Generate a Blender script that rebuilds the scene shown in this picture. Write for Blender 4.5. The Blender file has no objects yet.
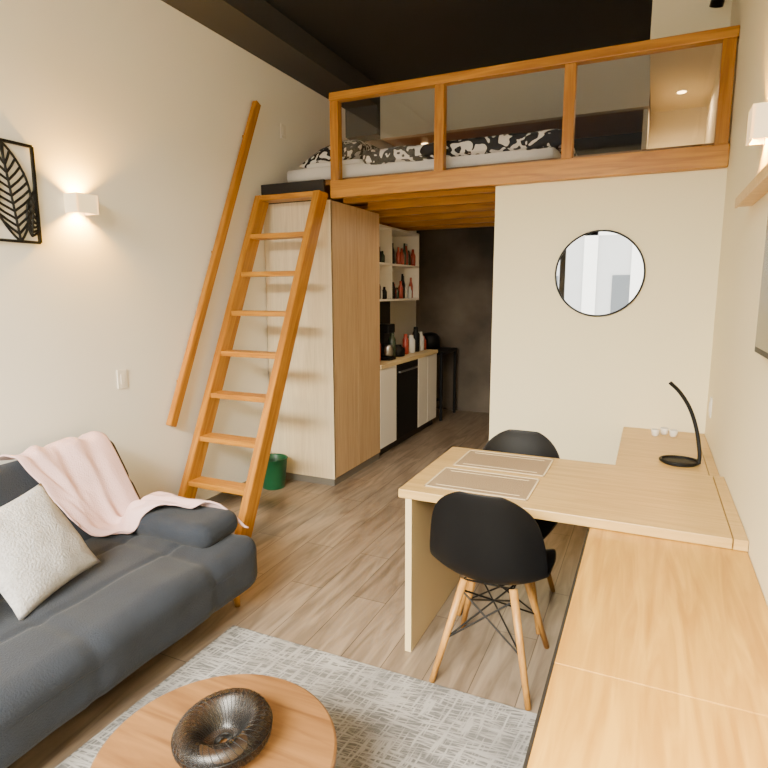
import bpy, bmesh, math, random
from mathutils import Vector, Matrix, noise
random.seed(3)
C=bpy.context.collection
XL,XR,YP,XW,XA=-2.89,0.348,3.97,-2.265,-0.995
XK=XL+.008
ZB,ZR=2.27,3.01
# ---------------- materials ----------------
def newmat(n):
    m=bpy.data.materials.new(n);m.use_nodes=True
    return m,m.node_tree,m.node_tree.nodes['Principled BSDF']
def plain(n,c,rough=.6,metal=0,bump=0,bscale=40,var=0,vscale=3,emit=None,es=0,sheen=0,spec=None):
    m,t,b=newmat(n);b.inputs['Roughness'].default_value=rough;b.inputs['Metallic'].default_value=metal
    if spec is not None: b.inputs['Specular IOR Level'].default_value=spec
    b.inputs['Base Color'].default_value=(*c,1)
    tc=t.nodes.new('ShaderNodeTexCoord')
    nz=t.nodes.new('ShaderNodeTexNoise');nz.inputs['Scale'].default_value=vscale;nz.inputs['Detail'].default_value=4
    t.links.new(tc.outputs['Object'],nz.inputs['Vector'])
    mx=t.nodes.new('ShaderNodeMix');mx.data_type='RGBA'
    mx.inputs[6].default_value=(*[v*(1-var) for v in c],1);mx.inputs[7].default_value=(*[min(1,v*(1+var)) for v in c],1)
    t.links.new(nz.outputs[0],mx.inputs[0]);t.links.new(mx.outputs[2],b.inputs['Base Color'])
    if bump:
        n2=t.nodes.new('ShaderNodeTexNoise');n2.inputs['Scale'].default_value=bscale;n2.inputs['Detail'].default_value=3
        t.links.new(tc.outputs['Object'],n2.inputs['Vector'])
        bp=t.nodes.new('ShaderNodeBump');bp.inputs['Strength'].default_value=bump;bp.inputs['Distance'].default_value=.01
        t.links.new(n2.outputs[0],bp.inputs['Height']);t.links.new(bp.outputs[0],b.inputs['Normal'])
    if emit: b.inputs['Emission Color'].default_value=(*emit,1);b.inputs['Emission Strength'].default_value=es
    if sheen: b.inputs['Sheen Weight'].default_value=sheen
    return m
def wood(n,c1,c2,axis='Y',scale=1,rough=.4,stretch=14):
    m,t,b=newmat(n);b.inputs['Roughness'].default_value=rough
    tc=t.nodes.new('ShaderNodeTexCoord');mp=t.nodes.new('ShaderNodeMapping')
    s=[stretch*scale]*3;s['XYZ'.index(axis)]=scale;mp.inputs['Scale'].default_value=s
    t.links.new(tc.outputs['Object'],mp.inputs['Vector'])
    nz=t.nodes.new('ShaderNodeTexNoise');nz.inputs['Scale'].default_value=1.6;nz.inputs['Detail'].default_value=6;nz.inputs['Distortion'].default_value=1.2
    t.links.new(mp.outputs[0],nz.inputs['Vector'])
    cr=t.nodes.new('ShaderNodeValToRGB');cr.color_ramp.elements[0].position=.32;cr.color_ramp.elements[1].position=.68
    cr.color_ramp.elements[0].color=(*c2,1);cr.color_ramp.elements[1].color=(*c1,1)
    t.links.new(nz.outputs[0],cr.inputs[0]);t.links.new(cr.outputs[0],b.inputs['Base Color'])
    bp=t.nodes.new('ShaderNodeBump');bp.inputs['Strength'].default_value=.08;bp.inputs['Distance'].default_value=.005
    t.links.new(nz.outputs[0],bp.inputs['Height']);t.links.new(bp.outputs[0],b.inputs['Normal'])
    return m
def floor_mat():
    m,t,b=newmat('oak_planks');b.inputs['Roughness'].default_value=.36
    tc=t.nodes.new('ShaderNodeTexCoord');mp=t.nodes.new('ShaderNodeMapping');mp.inputs['Rotation'].default_value=(0,0,math.pi/2)
    t.links.new(tc.outputs['Object'],mp.inputs['Vector'])
    br=t.nodes.new('ShaderNodeTexBrick');br.inputs['Scale'].default_value=1;br.inputs['Brick Width'].default_value=1.25;br.inputs['Row Height'].default_value=.19
    br.inputs['Mortar Size'].default_value=.0022;br.inputs['Mortar Smooth'].default_value=.2;br.offset=.37
    br.inputs['Color1'].default_value=(.195,.147,.105,1);br.inputs['Color2'].default_value=(.25,.196,.145,1);br.inputs['Mortar'].default_value=(.075,.055,.04,1)
    t.links.new(mp.outputs[0],br.inputs['Vector'])
    mp2=t.nodes.new('ShaderNodeMapping');mp2.inputs['Scale'].default_value=(11,1.3,1);t.links.new(tc.outputs['Object'],mp2.inputs['Vector'])
    nz=t.nodes.new('ShaderNodeTexNoise');nz.inputs['Scale'].default_value=1.5;nz.inputs['Detail'].default_value=7;nz.inputs['Distortion'].default_value=1.2
    t.links.new(mp2.outputs[0],nz.inputs['Vector'])
    cr=t.nodes.new('ShaderNodeValToRGB');cr.color_ramp.elements[0].position=.32;cr.color_ramp.elements[1].position=.66
    cr.color_ramp.elements[0].color=(.60,.57,.54,1);cr.color_ramp.elements[1].color=(1.2,1.18,1.15,1)
    t.links.new(nz.outputs[0],cr.inputs[0])
    mx=t.nodes.new('ShaderNodeMix');mx.data_type='RGBA';mx.blend_type='MULTIPLY';mx.inputs[0].default_value=1
    t.links.new(br.outputs[0],mx.inputs[6]);t.links.new(cr.outputs[0],mx.inputs[7]);t.links.new(mx.outputs[2],b.inputs['Base Color'])
    return m
def rug_mat():
    m,t,b=newmat('rug_weave');b.inputs['Roughness'].default_value=.95
    tc=t.nodes.new('ShaderNodeTexCoord')
    def lines(rot,sx,sy,seed):
        mp=t.nodes.new('ShaderNodeMapping');mp.inputs['Rotation'].default_value=(0,0,rot);mp.inputs['Location'].default_value=(seed,seed,0)
        t.links.new(tc.outputs['Object'],mp.inputs['Vector'])
        m2=t.nodes.new('ShaderNodeMapping');m2.inputs['Scale'].default_value=(sx,sy,1);t.links.new(mp.outputs[0],m2.inputs['Vector'])
        n=t.nodes.new('ShaderNodeTexNoise');n.inputs['Scale'].default_value=1;n.inputs['Detail'].default_value=3;t.links.new(m2.outputs[0],n.inputs['Vector'])
        r=t.nodes.new('ShaderNodeValToRGB');e=r.color_ramp.elements
        e[0].position=.50;e[0].color=(0,0,0,1);e[1].position=.60;e[1].color=(1,1,1,1)
        t.links.new(n.outputs[0],r.inputs[0]);return r.outputs[0]
    a=lines(.12,80,7,0);c=lines(.04,7,80,4);d=lines(-.2,6,120,9)
    mx0=t.nodes.new('ShaderNodeMath');mx0.operation='MAXIMUM';t.links.new(a,mx0.inputs[0]);t.links.new(c,mx0.inputs[1])
    mxx=t.nodes.new('ShaderNodeMath');mxx.operation='MAXIMUM';t.links.new(mx0.outputs[0],mxx.inputs[0]);t.links.new(d,mxx.inputs[1])
    big=t.nodes.new('ShaderNodeTexNoise');big.inputs['Scale'].default_value=4;big.inputs['Detail'].default_value=5;t.links.new(tc.outputs['Object'],big.inputs['Vector'])
    ml=t.nodes.new('ShaderNodeMath');ml.operation='MULTIPLY';t.links.new(mxx.outputs[0],ml.inputs[0]);t.links.new(big.outputs[0],ml.inputs[1])
    cr=t.nodes.new('ShaderNodeValToRGB');cr.color_ramp.elements[0].position=0;cr.color_ramp.elements[1].position=.6
    cr.color_ramp.elements[0].color=(.12,.116,.114,1);cr.color_ramp.elements[1].color=(.34,.325,.31,1)
    t.links.new(ml.outputs[0],cr.inputs[0]);t.links.new(cr.outputs[0],b.inputs['Base Color'])
    return m
def bw_mat():
    m,t,b=newmat('patterned_bedding');b.inputs['Roughness'].default_value=.9
    tc=t.nodes.new('ShaderNodeTexCoord');n=t.nodes.new('ShaderNodeTexNoise');n.inputs['Scale'].default_value=13;n.inputs['Detail'].default_value=0;n.inputs['Distortion'].default_value=1.5
    t.links.new(tc.outputs['Object'],n.inputs['Vector'])
    r=t.nodes.new('ShaderNodeValToRGB');r.color_ramp.interpolation='CONSTANT';e=r.color_ramp.elements
    e[0].color=(.008,.008,.012,1);e[1].position=.54;e[1].color=(.7,.68,.65,1)
    t.links.new(n.outputs[0],r.inputs[0]);t.links.new(r.outputs[0],b.inputs['Base Color']);return m
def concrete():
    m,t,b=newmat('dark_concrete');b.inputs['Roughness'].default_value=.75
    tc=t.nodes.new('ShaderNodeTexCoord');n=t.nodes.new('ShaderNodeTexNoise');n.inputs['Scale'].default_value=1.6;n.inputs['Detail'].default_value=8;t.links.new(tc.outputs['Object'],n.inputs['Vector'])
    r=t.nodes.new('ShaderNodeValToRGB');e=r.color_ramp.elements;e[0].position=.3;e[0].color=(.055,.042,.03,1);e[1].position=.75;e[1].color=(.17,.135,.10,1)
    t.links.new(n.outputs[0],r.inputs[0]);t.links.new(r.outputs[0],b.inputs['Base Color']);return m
M={}
M['wall']=plain('wall_paint',(.87,.84,.76),.85,bump=.04,bscale=120,var=.015)
M['wallc']=plain('cream_paint',(.88,.785,.53),.85,bump=.04,bscale=120,var=.015)
M['ceil']=plain('ceiling_dark',(.008,.008,.008),.7,var=.1)
M['beamgrey']=plain('beam_grey',(.038,.036,.034),.7,var=.1)
M['floor']=floor_mat()
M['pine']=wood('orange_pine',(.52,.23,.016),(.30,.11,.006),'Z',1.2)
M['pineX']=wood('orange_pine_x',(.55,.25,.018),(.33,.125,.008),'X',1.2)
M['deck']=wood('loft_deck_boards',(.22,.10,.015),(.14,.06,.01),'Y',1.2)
M['counter']=wood('counter_oak',(.62,.345,.055),(.42,.205,.026),'Y',1.3,.34,12)
M['tabletop']=wood('table_oak',(.64,.42,.145),(.49,.30,.09),'X',1.5,.36)
M['panel']=plain('cream_laminate',(.66,.51,.27),.5,var=.02)
M['wardside']=wood('wardrobe_side_laminate',(.74,.62,.42),(.62,.51,.34),'Z',1.6,.5,22)
M['wardfront']=wood('wardrobe_front_laminate',(.56,.39,.21),(.44,.29,.15),'Z',1.2,.45,18)
M['base']=plain('baseboard_grey',(.14,.125,.105),.6)
M['black']=plain('black_plastic',(.0025,.0025,.003),.5,spec=.25)
M['blackm']=plain('black_metal',(.004,.004,.004),.45,metal=.3)
M['white']=plain('white_gloss',(.80,.76,.68),.35)
M['dark']=plain('dark_trim',(.014,.012,.011),.6)
M['sofa']=plain('slate_fabric',(.0115,.016,.026),.95,bump=.35,bscale=160,var=.4,vscale=9,sheen=.05)
M['throw']=plain('pink_throw_fabric',(.70,.47,.47),.95,bump=.3,bscale=150,var=.05,sheen=.1)
M['cush']=plain('grey_cushion_fabric',(.44,.43,.44),.95,bump=.6,bscale=110,var=.28,vscale=60)
M['cushd']=plain('mid_grey_cushion_fabric',(.12,.13,.15),.95,bump=.4,bscale=110,var=.1)
M['rug']=rug_mat()
M['ctop']=wood('coffee_table_wood',(.25,.122,.040),(.13,.055,.016),'X',1.4,.5,10)
M['leg']=wood('beech_leg',(.54,.265,.06),(.38,.17,.03),'Z',2,.45)
M['mat']=plain('placemat_weave',(.33,.23,.13),.8,var=.05,bump=.3,bscale=200)
M['matb']=plain('placemat_border',(.74,.60,.38),.8)
M['green']=plain('green_plastic',(.004,.09,.035),.4)
M['bw']=bw_mat()
M['sheet']=plain('white_sheet',(.72,.70,.68),.9,bump=.3,bscale=12)
M['conc']=concrete()
M['loftwall']=plain('loft_wall_grey',(.52,.48,.37),.85,var=.03)
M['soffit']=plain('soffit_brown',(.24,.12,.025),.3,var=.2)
M['warm']=plain('warm_emitter',(1,.8,.5),.5,emit=(1,.62,.25),es=14)
M['glow']=plain('lit_diffuser',(1,.85,.62),.5,emit=(1,.70,.32),es=.8)
M['steel']=plain('steel',(.5,.5,.5),.3,metal=1)
M['glassw']=plain('crockery',(.6,.6,.58),.2)
M['bottle']=plain('dark_bottle',(.03,.05,.03),.15)
M['red']=plain('red_ceramic',(.35,.05,.03),.3)
M['facade']=plain('facade_render',(.42,.42,.41),.8,var=.05)
M['facade2']=plain('facade_ledge',(.75,.74,.7),.8,var=.05)
M['win']=plain('facade_window_glass',(.12,.13,.14),.2)
M['screen']=plain('tv_screen',(.01,.011,.012),.2,spec=.3)
mm,t,b=newmat('mirror_glass');b.inputs['Metallic'].default_value=1;b.inputs['Roughness'].default_value=.01;b.inputs['Base Color'].default_value=(.90,.91,.90,1);M['mirror']=mm
mm,t,b=newmat('clear_panel')
tr=t.nodes.new('ShaderNodeBsdfTransparent');gs=t.nodes.new('ShaderNodeBsdfGlossy');gs.inputs['Roughness'].default_value=.03
ms=t.nodes.new('ShaderNodeMixShader');ms.inputs[0].default_value=.04;t.links.new(tr.outputs[0],ms.inputs[1]);t.links.new(gs.outputs[0],ms.inputs[2])
t.links.new(ms.outputs[0],t.nodes['Material Output'].inputs[0]);M['clear']=mm
mm,t,b=newmat('fine_black_mesh');b.inputs['Base Color'].default_value=(.006,.005,.005,1);b.inputs['Roughness'].default_value=.35
tr=t.nodes.new('ShaderNodeBsdfTransparent');ms=t.nodes.new('ShaderNodeMixShader');ms.inputs[0].default_value=.62
t.links.new(tr.outputs[0],ms.inputs[1]);t.links.new(b.outputs[0],ms.inputs[2]);t.links.new(ms.outputs[0],t.nodes['Material Output'].inputs[0]);M['gauze']=mm
# ---------------- geometry helpers ----------------
def finish(me,name,mat,smooth=False):
    o=bpy.data.objects.new(name,me);C.objects.link(o)
    if mat: me.materials.append(M[mat] if isinstance(mat,str) else mat)
    if smooth:
        for p in me.polygons:p.use_smooth=True
    return o
def box(name,x0,x1,y0,y1,z0,z1,mat,bev=0,seg=2):
    bm=bmesh.new();bmesh.ops.create_cube(bm,size=1)
    for v in bm.verts:
        v.co=Vector((x0+(v.co.x+.5)*(x1-x0),y0+(v.co.y+.5)*(y1-y0),z0+(v.co.z+.5)*(z1-z0)))
    if bev: bmesh.ops.bevel(bm,geom=bm.edges[:],offset=bev,segments=seg,affect='EDGES',profile=.5)
    me=bpy.data.meshes.new(name);bm.to_mesh(me);bm.free();return finish(me,name,mat)
def beam(name,p0,p1,w,d,mat,side=Vector((1,0,0)),bev=.004):
    p0,p1=Vector(p0),Vector(p1);z=(p1-p0);L=z.length;z.normalize();side=Vector(side);x=(side-z*side.dot(z)).normalized();y=z.cross(x)
    bm=bmesh.new();bmesh.ops.create_cube(bm,size=1)
    for v in bm.verts: v.co=Vector((v.co.x*w,v.co.y*d,(v.co.z+.5)*L))
    if bev: bmesh.ops.bevel(bm,geom=bm.edges[:],offset=bev,segments=2,affect='EDGES')
    me=bpy.data.meshes.new(name);bm.to_mesh(me);bm.free();o=finish(me,name,mat)
    R=Matrix((x,y,z)).transposed().to_4x4();R.translation=p0;o.matrix_world=R;return o
def rod(name,p0,p1,r0,r1,mat,n=14):
    p0,p1=Vector(p0),Vector(p1);z=p1-p0;L=z.length
    bm=bmesh.new();bmesh.ops.create_cone(bm,cap_ends=True,segments=n,radius1=r0,radius2=r1,depth=L)
    bmesh.ops.translate(bm,verts=bm.verts,vec=(0,0,L/2))
    bmesh.ops.transform(bm,matrix=z.to_track_quat('Z','Y').to_matrix().to_4x4(),verts=bm.verts)
    bmesh.ops.translate(bm,verts=bm.verts,vec=p0)
    me=bpy.data.meshes.new(name);bm.to_mesh(me);bm.free();return finish(me,name,mat,True)
def curve(name,pts_list,r,mat,cyc=False,res=3):
    cu=bpy.data.curves.new(name,'CURVE');cu.dimensions='3D';cu.bevel_depth=r;cu.bevel_resolution=res
    for pts in pts_list:
        s=cu.splines.new('POLY');s.points.add(len(pts)-1)
        for i,p in enumerate(pts): s.points[i].co=(*p,1)
        s.use_cyclic_u=cyc
    o=bpy.data.objects.new(name,cu);C.objects.link(o);cu.materials.append(M[mat])
    dg=bpy.context.evaluated_depsgraph_get();me=bpy.data.meshes.new_from_object(o.evaluated_get(dg))
    bpy.data.objects.remove(o)
    o=bpy.data.objects.new(name,me);C.objects.link(o)
    for p in me.polygons:p.use_smooth=True
    return o
def smoothpts(pts,k=8):
    P=[Vector(p) for p in pts];P=[P[0]*2-P[1]]+P+[P[-1]*2-P[-2]];out=[]
    for i in range(1,len(P)-2):
        a,b2,c,d=P[i-1:i+3]
        for j in range(k):
            t_=j/k;out.append(tuple(.5*((2*b2)+(c-a)*t_+(2*a-5*b2+4*c-d)*t_*t_+(3*b2-a-3*c+d)*t_**3)))
    out.append(tuple(P[-2]));return out
def lathe(name,prof,loc,mat,n=32):
    bm=bmesh.new();rings=[]
    for r,z in prof:
        rings.append([bm.verts.new((loc[0]+r*math.cos(2*math.pi*i/n),loc[1]+r*math.sin(2*math.pi*i/n),loc[2]+z)) for i in range(n)])
    for a,b2 in zip(rings,rings[1:]):
        for i in range(n): bm.faces.new((a[i],a[(i+1)%n],b2[(i+1)%n],b2[i]))
    bm.faces.new(rings[0][::-1]);bm.faces.new(rings[-1])
    bmesh.ops.recalc_face_normals(bm,faces=bm.faces)
    me=bpy.data.meshes.new(name);bm.to_mesh(me);bm.free();o=finish(me,name,mat,True)
    return o
def group(name,parts,loc=None,rot=0):
    e=bpy.data.objects.new(name,None);C.objects.link(e)
    for p in parts:p.parent=e
    if loc: e.location=loc
    if rot: e.rotation_euler=(0,0,rot)
    return e
def rbox(name,size,rad,n,mat,fn=None):
    hx,hy,hz=[s/2 for s in size];bm=bmesh.new();bmesh.ops.create_cube(bm,size=2)
    bmesh.ops.subdivide_edges(bm,edges=bm.edges[:],cuts=n,use_grid_fill=True)
    for v in bm.verts:
        p=Vector((v.co.x*hx,v.co.y*hy,v.co.z*hz))
        q=Vector([max(-(h-rad),min(h-rad,c)) for c,h in zip(p,(hx,hy,hz))])
        d=p-q
        if d.length>1e-6:p=q+d.normalized()*rad
        if fn:p=fn(p)
        v.co=p
    me=bpy.data.meshes.new(name);bm.to_mesh(me);bm.free();return finish(me,name,mat,True)
def pillow(name,s,th,mat,n=22):
    bm=bmesh.new()
    g={}
    for sgn in(1,-1):
        for i in range(n+1):
            for j in range(n+1):
                if sgn==-1 and(i in(0,n) or j in(0,n)): g[(sgn,i,j)]=g[(1,i,j)];continue
                u,v=2*i/n-1,2*j/n-1
                h=((1-u*u)**.55)*((1-v*v)**.55)*th/2
                pinch=1-.07*(1-abs(u)**2)*abs(v)**4
                pinch2=1-.07*(1-abs(v)**2)*abs(u)**4
                w=.006*noise.noise(Vector((u*3,v*3,sgn*2)))
                g[(sgn,i,j)]=bm.verts.new((u*s/2*pinch2,v*s/2*pinch,sgn*h+w))
        for i in range(n):
            for j in range(n):
                f=[g[(sgn,i,j)],g[(sgn,i+1,j)],g[(sgn,i+1,j+1)],g[(sgn,i,j+1)]]
                bm.faces.new(f if sgn==1 else f[::-1])
    me=bpy.data.meshes.new(name);bm.to_mesh(me);bm.free();return finish(me,name,mat,True)
def light(kind,name,loc,energy,col,size=.05,rot=None,spot=None,sy=None):
    l=bpy.data.lights.new(name,kind);l.energy=energy;l.color=col
    if kind=='AREA':
        l.size=size
        if sy:l.shape='RECTANGLE';l.size_y=sy
    elif kind!='SUN': l.shadow_soft_size=size
    else: l.angle=size
    if spot:l.spot_size=spot;l.spot_blend=.6
    o=bpy.data.objects.new(name,l);C.objects.link(o);o.location=loc
    if rot:o.rotation_euler=rot
    return o
# ---------------- room shell ----------------
YF=-1.1; YB=7.35; ZT=3.55
box('floor',XL-.1,XR+.1,YF-.1,YB+.1,-.1,0,'floor')
box('wall_left',XL-.1,XL,YF-.1,YB+.1,0,ZT,'wall')
box('wall_right',XR,XR+.1,YF-.1,YB+.1,0,ZT,'wallc')
box('ceiling',XL-.1,XR+.1,YF-.1,YB+.1,ZT,ZT+.1,'ceil')
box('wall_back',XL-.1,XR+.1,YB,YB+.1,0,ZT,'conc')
box('wall_partition',XA,XR,YP,YP+.1,0,ZB,'wallc')
box('wall_corridor',XA,XA+.1,YP+.1,YB,0,ZB,'wallc')
box('wall_front',XL,-2.65,YF-.1,YF,0,ZT,'wall')
box('wall_front_right',.2,XR,YF-.1,YF,0,ZT,'wallc')
box('wall_front_top',-2.65,.2,YF-.1,YF,3.2,ZT,'wall')
fr=[box('frame_a',-2.65,.2,YF-.08,YF-.02,0,.08,'dark'),box('frame_b',-2.65,.2,YF-.08,YF-.02,3.14,3.2,'dark'),
    box('frame_l',-2.65,-2.59,YF-.08,YF-.02,.08,3.14,'dark'),box('frame_r',.14,.2,YF-.08,YF-.02,.08,3.14,'dark'),
    box('mullion',-1.27,-1.19,YF-.08,YF-.02,.08,3.14,'dark')]
group('window_1',fr)
fc=[box('facade',-9,7,-9.4,-9,-4,6,'facade')]
for i in range(6):
    for j in range(3):
        fc.append(box('facade_window',-8.2+i*2.4,-7.2+i*2.4,-9.02,-8.98,-2.3+j*2.9,-.9+j*2.9,'win'))
for j in range(3): fc.append(box('facade_ledge',-9,7,-9.1,-8.95,-2.75+j*2.9,-2.55+j*2.9,'facade2'))
for x in(-5.6,-3.7,-1.75,-.55,1.6): fc.append(box('facade_pilaster',x,x+.35,-9.12,-8.95,-4,6,'facade2'))
group('neighbouring_building',fc)
box('ceiling_beam',XL,-2.54,YF,5.4,3.37,ZT,'beamgrey')
box('bulkhead_dark',XL,-2.54,5.4,5.6,3.1,ZT,'beamgrey')
box('wall_loft_bulkhead',-2.54,-.12,5.47,5.55,3.07,ZT,'loftwall')
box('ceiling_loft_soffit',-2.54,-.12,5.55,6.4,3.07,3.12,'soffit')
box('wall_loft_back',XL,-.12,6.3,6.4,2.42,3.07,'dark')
box('wall_loft_niche_side',-.16,-.12,5.55,6.35,2.42,3.07,'loftwall')
box('ceiling_bulkhead_white',-.12,XR,4.6,6.3,3.23,ZT,'wallc')
box('wall_loft_niche_back',-.12,XR,6.3,6.4,2.42,3.23,'wallc')
# ---------------- loft structure ----------------
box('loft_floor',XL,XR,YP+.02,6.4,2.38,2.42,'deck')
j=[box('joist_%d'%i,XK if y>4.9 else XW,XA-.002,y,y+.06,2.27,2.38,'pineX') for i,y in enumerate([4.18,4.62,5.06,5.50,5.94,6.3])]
group('loft_joists',j)
box('loft_side_fascia',XL,XW-.05,YP-.01,YP+.02,2.27,2.42,'dark')
X0=-2.235
rp=[box('bottom_rail',X0,XR-.002,YP-.05,YP+.02,ZB,2.395,'pineX',.004),box('top_rail',X0,XR-.002,YP-.05,YP+.02,2.95,ZR,'pineX',.006)]
for i,x in enumerate([X0+.036,-1.385,-.54,.303]):
    rp.append(box('post_%d'%i,x-.034,x+.034,YP-.045,YP+.02,2.395,2.95,'pine',.004))
for a,b2 in((X0+.07,-1.419),(-1.351,-.574),(-.506,.269)):
    rp.append(box('clear_panel',a,b2,YP-.01,YP-.005,2.395,2.95,'clear'))
group('loft_railing',rp)
bed=[rbox('mattress',(2.1,1.2,.13),.05,10,'sheet')]
bed[0].location=(-1.68,4.66,2.487)
def bl(p):
    return p+Vector((0,0,.012*noise.noise(Vector((p.x*5,p.y*5,0)))))
q=rbox('duvet',(1.45,1.22,.11),.04,24,'bw',bl);q.location=(-1.30,4.62,2.56);bed.append(q)
q=rbox('sheet_fold',(.5,1.16,.06),.03,10,'sheet',bl);q.location=(-2.3,4.66,2.55);bed.append(q)
pl=pillow('bed_pillow',.55,.22,'bw');pl.location=(-2.40,4.40,2.67);pl.rotation_euler=(.15,-.25,.1);bed.append(pl)
group('mattress_bed',bed)
# ---------------- wardrobe ----------------
w=[box('side_panel',XK,XW,YP,YP+.02,.06,ZB-.002,'wardside'),
   box('carcass',XK,XW-.02,YP+.02,4.85,.06,ZB-.002,'wardside'),
   box('door_panel',XW-.02,XW,YP+.004,4.405,.065,ZB-.003,'wardfront',.001),
   box('door_panel_2',XW-.02,XW,4.409,4.85,.065,ZB-.003,'wardfront',.001),
   box('plinth',XK,XW-.01,YP+.01,4.85,0,.06,'base')]
group('wardrobe',w)
# ---------------- kitchen ----------------
k=[box('plinth',XK,XW-.05,4.86,6.45,0,.09,'dark')]
for i,(a,b2,mt) in enumerate([(4.86,5.24,'white'),(5.25,5.83,'black'),(5.84,6.13,'white'),(6.14,6.44,'white')]):
    k.append(box('front_%d'%i,XK,XW,a,b2,.09,.86,mt,.003))
k.append(box('handle',XW,XW+.02,5.3,5.78,.77,.785,'steel'))
k.append(box('worktop',XK,XW+.01,4.86,6.45,.86,.90,'panel',.003))
k.append(box('splashback',XK,XK+.01,4.86,6.45,.9,1.47,'beamgrey'))
k.append(box('tap_stem',-2.7,-2.68,5.75,5.77,.9,1.2,'steel'));k.append(box('tap_spout',-2.7,-2.52,5.75,5.77,1.18,1.2,'steel'))
group('kitchen_base_units',k)
s=[box('back',XK,XK+.015,4.86,6.45,1.48,2.24,'white')]
for z in (1.48,1.85,2.22): s.append(box('shelf',XK+.015,-2.5,4.86,6.45,z,z+.02,'white'))
for y in (4.86,5.65,6.43): s.append(box('divider',XK+.015,-2.5,y,y+.02,1.5,2.22,'white'))
group('kitchen_wall_shelf',s)
cr=[]
for i in range(44):
    z=1.501 if i%2 else 1.871;y=4.96+ (i//2)*.068
    if abs(y-5.66)<.045: continue
    h=random.uniform(.12,.28);r=random.uniform(.022,.032);x=-2.545-random.random()*.06
    cr.append(lathe('vessel_%d'%i,[(r*.8,0),(r,.01),(r,h*.6),(r*.5,h*.8),(r*.45,h)],(x,y,z),random.choice(['bottle','glassw','red','black','black'])))
group('shelf_crockery',cr)
cc=[]
for i,(y,h,r,mt) in enumerate([(5.12,.24,.035,'red'),(5.48,.26,.04,'bottle'),(5.62,.12,.08,'black'),(5.85,.22,.035,'red'),(6.0,.2,.05,'glassw'),(6.15,.28,.045,'black'),(6.28,.22,.05,'glassw'),(6.38,.16,.04,'red')]):
    cc.append(lathe('jar_%d'%i,[(r*.9,0),(r,.01),(r,h*.7),(r*.6,h*.85),(r*.55,h)],(-2.42,y,.901),mt))
group('worktop_jars',cc)
cm=[box('base',-2.52,-2.32,5.20,5.36,.901,.93,'black',.006),box('column',-2.52,-2.45,5.20,5.36,.93,1.24,'black',.01),box('head',-2.52,-2.33,5.20,5.36,1.17,1.26,'black',.012),lathe('jug',[(.04,0),(.055,.02),(.05,.1),(.045,.12)],(-2.38,5.28,.931),'steel')]
group('coffee_machine',cm)
tb=[box('top',-2.85,-2.25,6.6,7.2,.82,.86,'black',.004)]
for x in(-2.83,-2.29):
    for y in(6.62,7.16): tb.append(box('leg',x,x+.03,y,y+.03,0,.82,'black'))
tb.append(box('rail',-2.8,-2.29,6.63,6.65,.25,.28,'black'))
group('side_table',tb)
lathe('rice_cooker',[(.09,0),(.12,.02),(.12,.16),(.08,.2),(.02,.215)],(-2.5,6.85,.861),'black')
# ---------------- ladder ----------------
F=Vector((0,2.80,0));T=Vector((0,3.86,2.29))
def lp(z): return F.y+(T.y-F.y)*z/T.z
lad=[]
for i,x in enumerate((-2.285,-2.81)):
    lad.append(beam('rail_%d'%i,(x,F.y,.02),(x,T.y,T.z),.055,.12,'pine'))
for i in range(7):
    z=.283*(i+1)+.01
    lad.append(box('tread_%d'%i,-2.785,-2.31,lp(z)-.06,lp(z)+.065,z-.018,z+.018,'pineX',.004))
lad.append(box('top_step',-2.835,-2.26,3.80,3.94,2.27,2.31,'pineX',.004))
group('loft_ladder',lad)
hr=[beam('pole',(XL+.04,2.82,.70),(XL+.04,3.89,3.01),.045,.06,'pine')]
for f in(.12,.5,.88):
    hr.append(box('bracket',XL+.001,XL+.03,2.82+1.07*f-.015,2.82+1.07*f+.015,.70+2.31*f-.015,.70+2.31*f+.015,'pine'))
group('wall_handrail',hr)
lathe('waste_bucket',[(.085,0),(.09,.005),(.115,.24),(.122,.245),(.118,.25),(.11,.24),(.085,.02)],(-2.72,3.76,0),'green')
# ---------------- wall bits ----------------
def sconce(name,x,y,z,sgn,hw=.065,hh=.05,fm='white',en=24,dp=.10):
    a=lambda u0,u1: sorted((x+sgn*u0,x+sgn*u1))
    p=[box('shell_front',*a(dp-.01,dp),y-hw,y+hw,z-hh,z+hh,fm,.002),
       box('shell_a',*a(0.001,dp),y-hw,y-hw+.008,z-hh,z+hh,fm),box('shell_b',*a(0.001,dp),y+hw-.008,y+hw,z-hh,z+hh,fm),
       box('core',*a(.001,dp-.02),y-hw+.01,y+hw-.01,z-.012,z+.012,'warm')]
    group(name,p)
    for s in(1,-1):
        light('SPOT','sconce_lamp',(x+sgn*.045,y,z+s*.02),en,(1,.47,.02),.02,(math.pi if s>0 else 0,0,0),math.radians(130))
sconce('wall_sconce',XL,2.27,2.05,1,fm='glow',en=70)
sconce('wall_sconce',XR,2.62,2.18,-1,hh=.06,hw=.055,fm='glow',en=60,dp=.06)
def plate(n,x,s,y,z):
    a,b2=sorted((x,x+s*.008));c,d=sorted((x+s*.008,x+s*.012))
    group(n,[box('plate',a,b2,y-.035,y+.035,z-.057,z+.057,'white',.002),box('rocker',c,d,y-.015,y+.015,z-.03,z+.03,'white',.001)])
plate('light_switch',XL,1,2.49,1.06);plate('light_switch',XL,1,4.29,2.90);plate('wall_socket',XR,-1,3.72,.92)
art=[];y0,y1,z0,z1=1.57,2.04,1.83,2.30;xa=XL+.012
def fb(a,b_,w=.014): return beam('frame',(xa,*a),(xa,*b_),w,w,'blackm',(1,0,0),0)
art+= [fb((y0,z0),(y1,z0)),fb((y0,z1),(y1,z1)),fb((y0,z0),(y0,z1)),fb((y1,z0),(y1,z1))]
lv=[]
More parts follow.
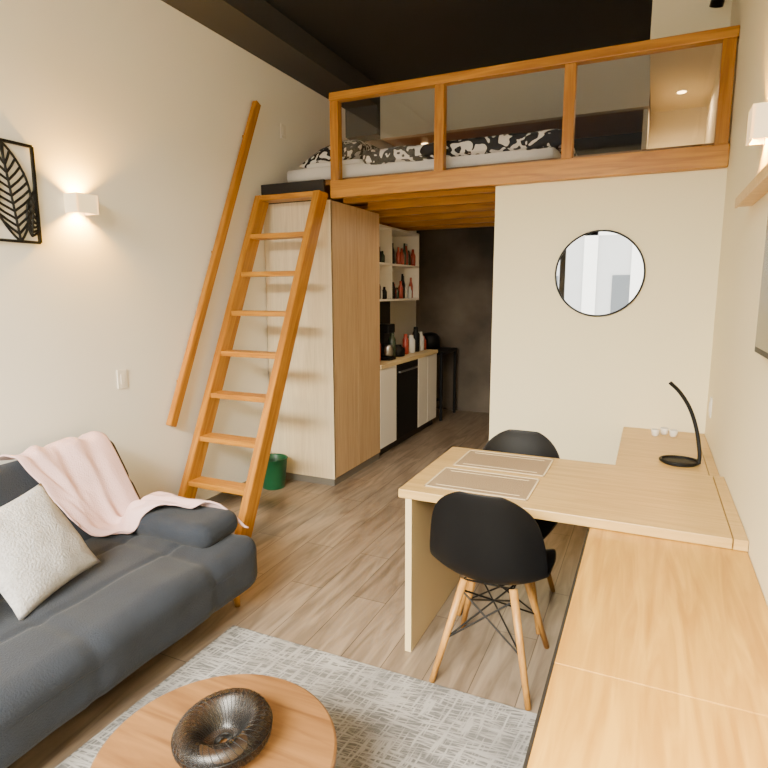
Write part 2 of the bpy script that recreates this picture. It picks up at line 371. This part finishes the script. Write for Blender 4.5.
def leaf(cy,cz,L,W,ang):
    out=[]
    def tr(a,b_): return (xa,cy+a*math.cos(ang)-b_*math.sin(ang),cz+a*math.sin(ang)+b_*math.cos(ang))
    wd=lambda t: W*math.sin(math.pi*t)**.8
    clip=lambda p:(p[0],max(y0,min(y1,p[1])),max(z0,min(z1,p[2])))
    out.append([clip(tr(L*(i/20),wd(i/20))) for i in range(21)])
    out.append([clip(tr(L*(i/20),-wd(i/20))) for i in range(21)])
    out.append([clip(tr(0,0)),clip(tr(L,0))])
    for i in range(1,12):
        t0=i/13
        for s in(1,-1):
            t1=min(1,t0+.14);out.append([clip(tr(L*t0,0)),clip(tr(L*(t0+.07),s*wd(t1)*.55)),clip(tr(L*t1,s*wd(t1)))])
    return out
lv+=leaf(1.94,1.83,.47,.10,math.radians(97));lv+=leaf(2.0,1.86,.30,.06,math.radians(70));lv+=leaf(1.76,1.83,.47,.085,math.radians(88));lv+=leaf(1.63,1.83,.46,.07,math.radians(92))
art.append(curve('leaf_lines',lv,.006,'blackm'))
group('leaf_wall_art',art)
mc=(-.315,YP-.012,1.685);R=.265
bm=bmesh.new();bmesh.ops.create_circle(bm,cap_ends=True,segments=96,radius=R,matrix=Matrix.Translation(mc)@Matrix.Rotation(math.pi/2,4,'X'))
me=bpy.data.meshes.new('glass');bm.to_mesh(me);bm.free();gl=finish(me,'glass','mirror')
rim=curve('rim',[[(mc[0]+R*math.cos(a*math.pi/48),mc[1],mc[2]+R*math.sin(a*math.pi/48)) for a in range(96)]],.006,'blackm',True)
group('round_mirror',[gl,rim])
group('wall_television',[box('bezel',XR-.035,XR-.001,1.3,2.20,1.38,1.90,'black',.004),box('screen',XR-.037,XR-.034,1.32,2.18,1.40,1.88,'screen')])
group('wall_shelf',[box('ledge',XR-.055,XR-.001,1.8,2.84,1.915,1.935,'tabletop',.002),box('lip',XR-.062,XR-.053,1.8,2.84,1.91,1.95,'tabletop',.002)])
group('ceiling_spotlight',[rod('can',(.26,2.38,2.78),(.25,2.46,2.66),.035,.045,'blackm'),rod('stem',(.26,2.38,2.78),(.27,2.35,ZT),.008,.008,'blackm')])
group('track_spotlight',[rod('can2',(.27,4.35,3.42),(.25,4.42,3.32),.035,.04,'blackm'),rod('stem2',(.27,4.35,3.42),(.27,4.33,ZT),.008,.008,'blackm')])
for i,(x,y,z) in enumerate([(.12,5.75,3.23),(-2.2,5.82,3.07)]):
    group('recessed_downlight',[rod('ring',(x,y,z),(x,y,z-.006),.045,.045,'white',24),rod('lens',(x,y,z-.006),(x,y,z-.01),.035,.035,'warm',24)])
    light('SPOT','downlight_lamp',(x,y,z-.02),26 if i==0 else 38,(1,.70,.40) if i==0 else (1,.6,.22),.03,(0,0,0),math.radians(165))
# ---------------- desk / counter ----------------
CX=-.155;ZC_=.71
ct=[box('top_near',CX,.346,-.9,1.297,ZC_-.03,ZC_,'counter',.002),box('top_mid',CX,.346,1.301,2.50,ZC_-.03,ZC_,'counter',.002),
    box('top_far',-.115,.30,2.503,YP-.002,ZC_-.03,ZC_,'tabletop',.002),box('wall_strip',.303,.346,2.503,YP-.002,ZC_-.03,ZC_,'tabletop',.002),
    box('edge_trim',CX-.008,CX,-.9,2.16,ZC_-.06,ZC_-.004,'dark'),
    box('carcass_near',CX+.01,.346,-.9,2.30,0.06,ZC_-.03,'dark'),box('plinth',CX+.05,.346,-.9,2.30,0,.06,'dark'),
    box('carcass_far',.0,.346,3.5,YP-.002,0,ZC_-.03,'panel')]
group('storage_counter',ct)
tbp=[box('top',-.928,.30,2.165,2.91,.712,.75,'tabletop',.003),
     box('end_panel',-.90,-.87,2.175,2.89,0,.712,'panel',.002),
     box('wall_strip',.303,.346,2.165,2.91,.712,.75,'tabletop',.002)]
group('dining_table',tbp)
def placemat(y0,y1,x0,x1):
    p=[box('field',x0,x1,y0,y1,.7502,.753,'mat'),]
    for a,b2,c,d in((x0,x1,y0,y0+.008),(x0,x1,y1-.008,y1),(x0,x0+.008,y0,y1),(x1-.008,x1,y0,y1)):
        p.append(box('border',a,b2,c,d,.753,.7545,'matb'))
    p.append(box('inner_border',x0+.04,x1-.04,y0+.04,y0+.043,.753,.7542,'matb'));p.append(box('inner_border',x0+.04,x1-.04,y1-.043,y1-.04,.753,.7542,'matb'))
    group('placemat',p)
placemat(2.24,2.53,-.84,-.40);placemat(2.58,2.87,-.82,-.39)
bx,by,bz=.18,3.22,ZC_
ring=[[(bx+.088*math.cos(a*math.pi/24),by+.07*math.sin(a*math.pi/24),bz+.012) for a in range(48)]]
pts=smoothpts([(bx+.085,by-.03,bz+.012),(bx+.085,by-.02,bz+.07),(bx+.065,by,bz+.18),(bx+.03,by+.01,bz+.28),(bx-.02,by+.01,bz+.36),(bx-.07,by,bz+.41)])
group('desk_lamp',[lathe('base_disc',[(.03,0),(.082,0),(.084,.006),(.08,.01),(.03,.012)],(bx,by,bz),'black'),curve('base_ring',ring,.008,'black',True),curve('arm',[pts],.0095,'black')])
for i,(x,y) in enumerate([(.07,3.78),(.12,3.84),(.17,3.8)]):
    lathe('small_cup' ,[(.015,0),(.02,.01),(.024,.04),(.022,.042),(.018,.01)],(x,y,ZC_),'white',20)
# ---------------- chairs ----------------
def chair(loc,rot):
    prof=[(.235,.415,.17,0),(.215,.437,.205,0),(.15,.450,.228,0),(.05,.440,.238,.05),(-.05,.430,.238,.12),(-.13,.435,.236,.3),(-.18,.465,.235,.55),(-.21,.52,.235,.8),(-.228,.60,.231,1),(-.243,.68,.22,1),(-.255,.755,.198,1),(-.264,.80,.16,1),(-.268,.830,.12,1),(-.27,.847,.075,1)]
    nt=14;bm=bmesh.new();rows=[]
    for y,z,w_,k_ in prof:
        row=[]
        for i in range(nt+1):
            tt=2*i/nt-1
            x=w_*math.sin(tt*math.pi/2*.92)/math.sin(math.pi/2*.92)
            c=abs(x/.235)**2.2
            row.append(bm.verts.new((x,y+k_*.08*c,z+(1-k_)*.05*c+ (0.03*c if .1<k_<.9 else 0))))
        rows.append(row)
    for a,b2 in zip(rows,rows[1:]):
        for i in range(nt): bm.faces.new((a[i],a[i+1],b2[i+1],b2[i]))
    me=bpy.data.meshes.new('shell');bm.to_mesh(me);bm.free();sh=finish(me,'shell','black',True)
    so=sh.modifiers.new('s','SOLIDIFY');so.thickness=.008;so.offset=0
    su=sh.modifiers.new('u','SUBSURF');su.levels=1;su.render_levels=2
    parts=[sh];top={};ft={}
    for sx in(1,-1):
        for sy in(1,-1):
            a=Vector((sx*.10,sy*.10+.0,.415));f=Vector((sx*.195,sy*.215-.0,0.002));top[sx,sy]=a;ft[sx,sy]=f
            parts.append(rod('leg_%d%d'%(sx>0,sy>0),f,a,.012,.017,'leg'))
    P=lambda k_,t_: ft[k_].lerp(top[k_],t_)
    st=[[P((1,1),.42),P((-1,-1),.9)],[P((1,-1),.42),P((-1,1),.9)],[P((-1,1),.42),P((1,-1),.9)],[P((-1,-1),.42),P((1,1),.9)],
        [P((1,1),.42),P((-1,1),.9)],[P((-1,1),.42),P((1,1),.9)],[P((1,-1),.42),P((-1,-1),.9)],[P((-1,-1),.42),P((1,-1),.9)],
        [top[1,1],top[1,-1],top[-1,-1],top[-1,1],top[1,1]]]
    parts.append(curve('wire_struts',[[tuple(p) for p in s_] for s_ in st],.004,'blackm'))
    return group('dining_chair',parts,loc,rot)
chair((-.525,2.245,0),.0)
chair((-.575,2.765,0),math.pi+.0)
# ---------------- sofa ----------------
SX0,SX1,SY0,SY1=-2.80,-1.68,.30,2.22
sf=[]
yc=(SY0+SY1)/2;Ly=SY1-SY0
def seatfn(p):
    y=p.y
    d=0
    for s_ in(-.62,0,.62): d+=.016*math.exp(-((y-s_)/.018)**2)
    for s_ in(-.14,.14): d+=.012*math.exp(-((p.x-s_)/.018)**2)
    q=p.copy();
    if p.z>.03:q.z-=d;q.z+=.018*noise.noise(Vector((p.x*4,p.y*4,1)))
    if p.x>.3:q.x-=d*.7;q.x+=.012*noise.noise(Vector((p.z*6,p.y*5,3)))
    return q
s1=rbox('seat_mattress',(.88,Ly,.27),.085,70,'sofa',seatfn);s1.location=(-2.12,yc,.255);sf.append(s1)
def backfn(p):
    d=0
    for s_ in(-.62,0,.62): d+=.014*math.exp(-((p.y-s_)/.022)**2)
    d+=.01*math.exp(-((p.x)/.02)**2)
    q=p.copy()
    if p.z>.02:q.z-=d;q.z+=.012*noise.noise(Vector((p.x*4,p.y*4,7)))
    return q
s2=rbox('backrest_mattress',(.54,Ly,.17),.07,60,'sofa',backfn);s2.location=(-2.60,yc,.54);s2.rotation_euler=(0,math.radians(60),0);sf.append(s2)
sf.append(box('base_frame',-2.75,-1.80,SY0+.1,SY1-.1,.10,.15,'dark'))
def bol(p):
    q=p.copy();q.z+=.008*noise.noise(Vector((p.x*6,p.y*8,2)));return q
for i,y in enumerate((SY1-.13,SY0+.13)):
    b_=rbox('armrest_bolster_%d'%i,(.54,.28,.13),.062,20,'sofa',bol);b_.location=(-2.08,y,.435);sf.append(b_)
for i,(x,y) in enumerate([(-1.82,SY1-.05),(-2.68,SY1-.09),(-1.82,SY0+.09),(-2.68,SY0+.09)]):
    sf.append(rod('foot_%d'%i,(x,y,0),(x-.0,y-.01,.14),.014,.024,'leg'))
group('sofa_bed',sf)
bpy.context.view_layer.update()
from mathutils.bvhtree import BVHTree
vs=[];fs=[]
for o in (s1,s2,sf[3]):
    base=len(vs);vs+=[o.matrix_world@v.co for v in o.data.vertices];fs+=[[base+i for i in p.vertices] for p in o.data.polygons]
bvh=BVHTree.FromPolygons(vs,fs)
A=Vector((-2.76,1.58));B=Vector((-2.755,2.13));Cc=Vector((-1.79,2.25));D=Vector((-2.40,1.82))
n=80;bm=bmesh.new();g={}
zz={}
def pxy(i,j_):
    u,v=i/n,j_/n
    p=A.lerp(B,v).lerp(D.lerp(Cc,v),u)
    return Vector((p.x+.02*noise.noise(Vector((v*4,u*2,9))),p.y+.02*noise.noise(Vector((u*4,v*2,3)))))
for i in range(n+1):
    for j_ in range(n+1):
        p=pxy(i,j_)
        h=bvh.ray_cast(Vector((p.x,min(p.y,2.17),2)),Vector((0,0,-1)))[0]
        z=(h.z if h else .3)
        if p.y>2.17: z-= (p.y-2.17)*1.5
        zz[i,j_]=z
for _ in range(10):
    z2={}
    for (i,j_),z in zz.items():
        nb=[zz[a] for a in((i-1,j_),(i+1,j_),(i,j_-1),(i,j_+1)) if a in zz]
        z2[i,j_]=max(z,sum(nb)/len(nb)) 
    zz=z2
for i in range(n+1):
    for j_ in range(n+1):
        u,v=i/n,j_/n
        p=pxy(i,j_)
        fold=.011*math.sin(v*21+4*u+3*noise.noise(Vector((u*3,v*3,0))))+.008*noise.noise(Vector((u*9,v*9,5)))
        g[i,j_]=bm.verts.new((p.x,p.y,zz[i,j_]+.036+fold))
for i in range(n):
    for j_ in range(n): bm.faces.new((g[i,j_],g[i+1,j_],g[i+1,j_+1],g[i,j_+1]))
me=bpy.data.meshes.new('throw');bm.to_mesh(me);bm.free();th=finish(me,'throw_blanket','throw',True)
so=th.modifiers.new('s','SOLIDIFY');so.thickness=.008
c1=pillow('throw_cushion',.43,.15,'cush');c1.location=(-2.20,1.40,.57);c1.rotation_euler=(math.radians(8),math.radians(55),math.radians(18))
c2=pillow('throw_cushion',.38,.14,'cushd');c2.location=(-2.18,.93,.55);c2.rotation_euler=(0,math.radians(55),math.radians(-5))
# ---------------- rug + coffee table ----------------
box('area_rug',-1.715,-.17,-.4,2.01,0,.012,'rug',.004)
cx,cy=-.97,1.05;zt=.38;r=.315
tp=lathe('table_top',[(r-.02,0),(r,.006),(r,.03),(r-.006,.034),(.001,.034)],(cx,cy,zt-.034),'ctop',72)
for p in tp.data.polygons:p.use_smooth=abs(p.normal.z)<.5
cparts=[tp]
for a in range(3):
    an=a*2*math.pi/3+.5
    cparts.append(rod('leg_%d'%a,(cx+.26*math.cos(an),cy+.26*math.sin(an),.015),(cx+.17*math.cos(an),cy+.17*math.sin(an),zt-.034),.012,.018,'blackm'))
group('coffee_table',cparts)
bx,by,bz=-.965,1.07,zt
prof=smoothpts([(.010,.012,0),(.035,.022,0),(.058,.055,0),(.083,.080,0),(.108,.076,0),(.124,.052,0),(.118,.024,0),(.09,.004,0),(.06,.002,0)],4)
S=1.04
def bp_(k_,th_):
    r_,z_,_=prof[k_]
    return (bx+S*r_*math.cos(th_),by+S*r_*math.sin(th_),bz+S*max(z_,.002)*(1+.18*math.sin(th_+.6)))
bm=bmesh.new();NR=96
rr=[[bm.verts.new(bp_(k_,2*math.pi*i/NR)) for i in range(NR)] for k_ in range(len(prof))]
for a,b2 in zip(rr,rr[1:]):
    for i in range(NR): bm.faces.new((a[i],a[(i+1)%NR],b2[(i+1)%NR],b2[i]))
me=bpy.data.meshes.new('mesh_skin');bm.to_mesh(me);bm.free();w0=finish(me,'mesh_skin','gauze',True)
wl=[]
for i in range(40):
    th0=2*math.pi*i/40
    wl.append([bp_(k_,th0+1.2*k_/len(prof)) for k_ in range(len(prof))])
w1=curve('mesh_wires',wl,.0010,'blackm',res=1)
w3=curve('rims',[[bp_(k_,2*math.pi*i/60) for i in range(60)] for k_ in (2,20)],.0018,'blackm',True)
group('wire_bowl',[w0,w1,w3])
box('baseboard_left',XL,XL+.012,YF,YP-.01,0,.07,'base')
box('baseboard_partition',XA,-.0,YP-.012,YP,0,.07,'wallc')
# ---------------- lights ----------------
wd=bpy.data.worlds.new('w');bpy.context.scene.world=wd;wd.use_nodes=True
wd.node_tree.nodes['Background'].inputs[0].default_value=(1,.985,.95,1);wd.node_tree.nodes['Background'].inputs[1].default_value=7
light('AREA','window_daylight',(-1.2,-2.9,4.3),2900,(1,.93,.77),3.4,(math.radians(52),0,0),sy=2.2)
light('AREA','kitchen_fill',(-1.6,5.2,2.2),8,(1,.75,.5),.3)  # added warm fill to lift the dim kitchen; no real fixture here
sun=light('SUN','sun',(0,-5,6),16,(1,.80,.40),.3,(math.radians(60),0,math.radians(-50)))
# ---------------- camera ----------------
cam=bpy.data.cameras.new('camera');co=bpy.data.objects.new('camera',cam);C.objects.link(co)
cam.sensor_width=36;cam.lens=578.456/768*36;cam.clip_start=.02
p,y,r_=math.radians(9.051),math.radians(24.632),math.radians(-.18)
fw=Vector((-math.sin(y)*math.cos(p),math.cos(y)*math.cos(p),-math.sin(p)));rt=Vector((math.cos(y),math.sin(y),0));up=rt.cross(fw)
rt2=rt*math.cos(r_)+up*math.sin(r_);up2=rt2.cross(fw)
R_=Matrix((rt2,up2,-fw)).transposed().to_4x4();R_.translation=(0,0,1.576);co.matrix_world=R_
bpy.context.scene.camera=co
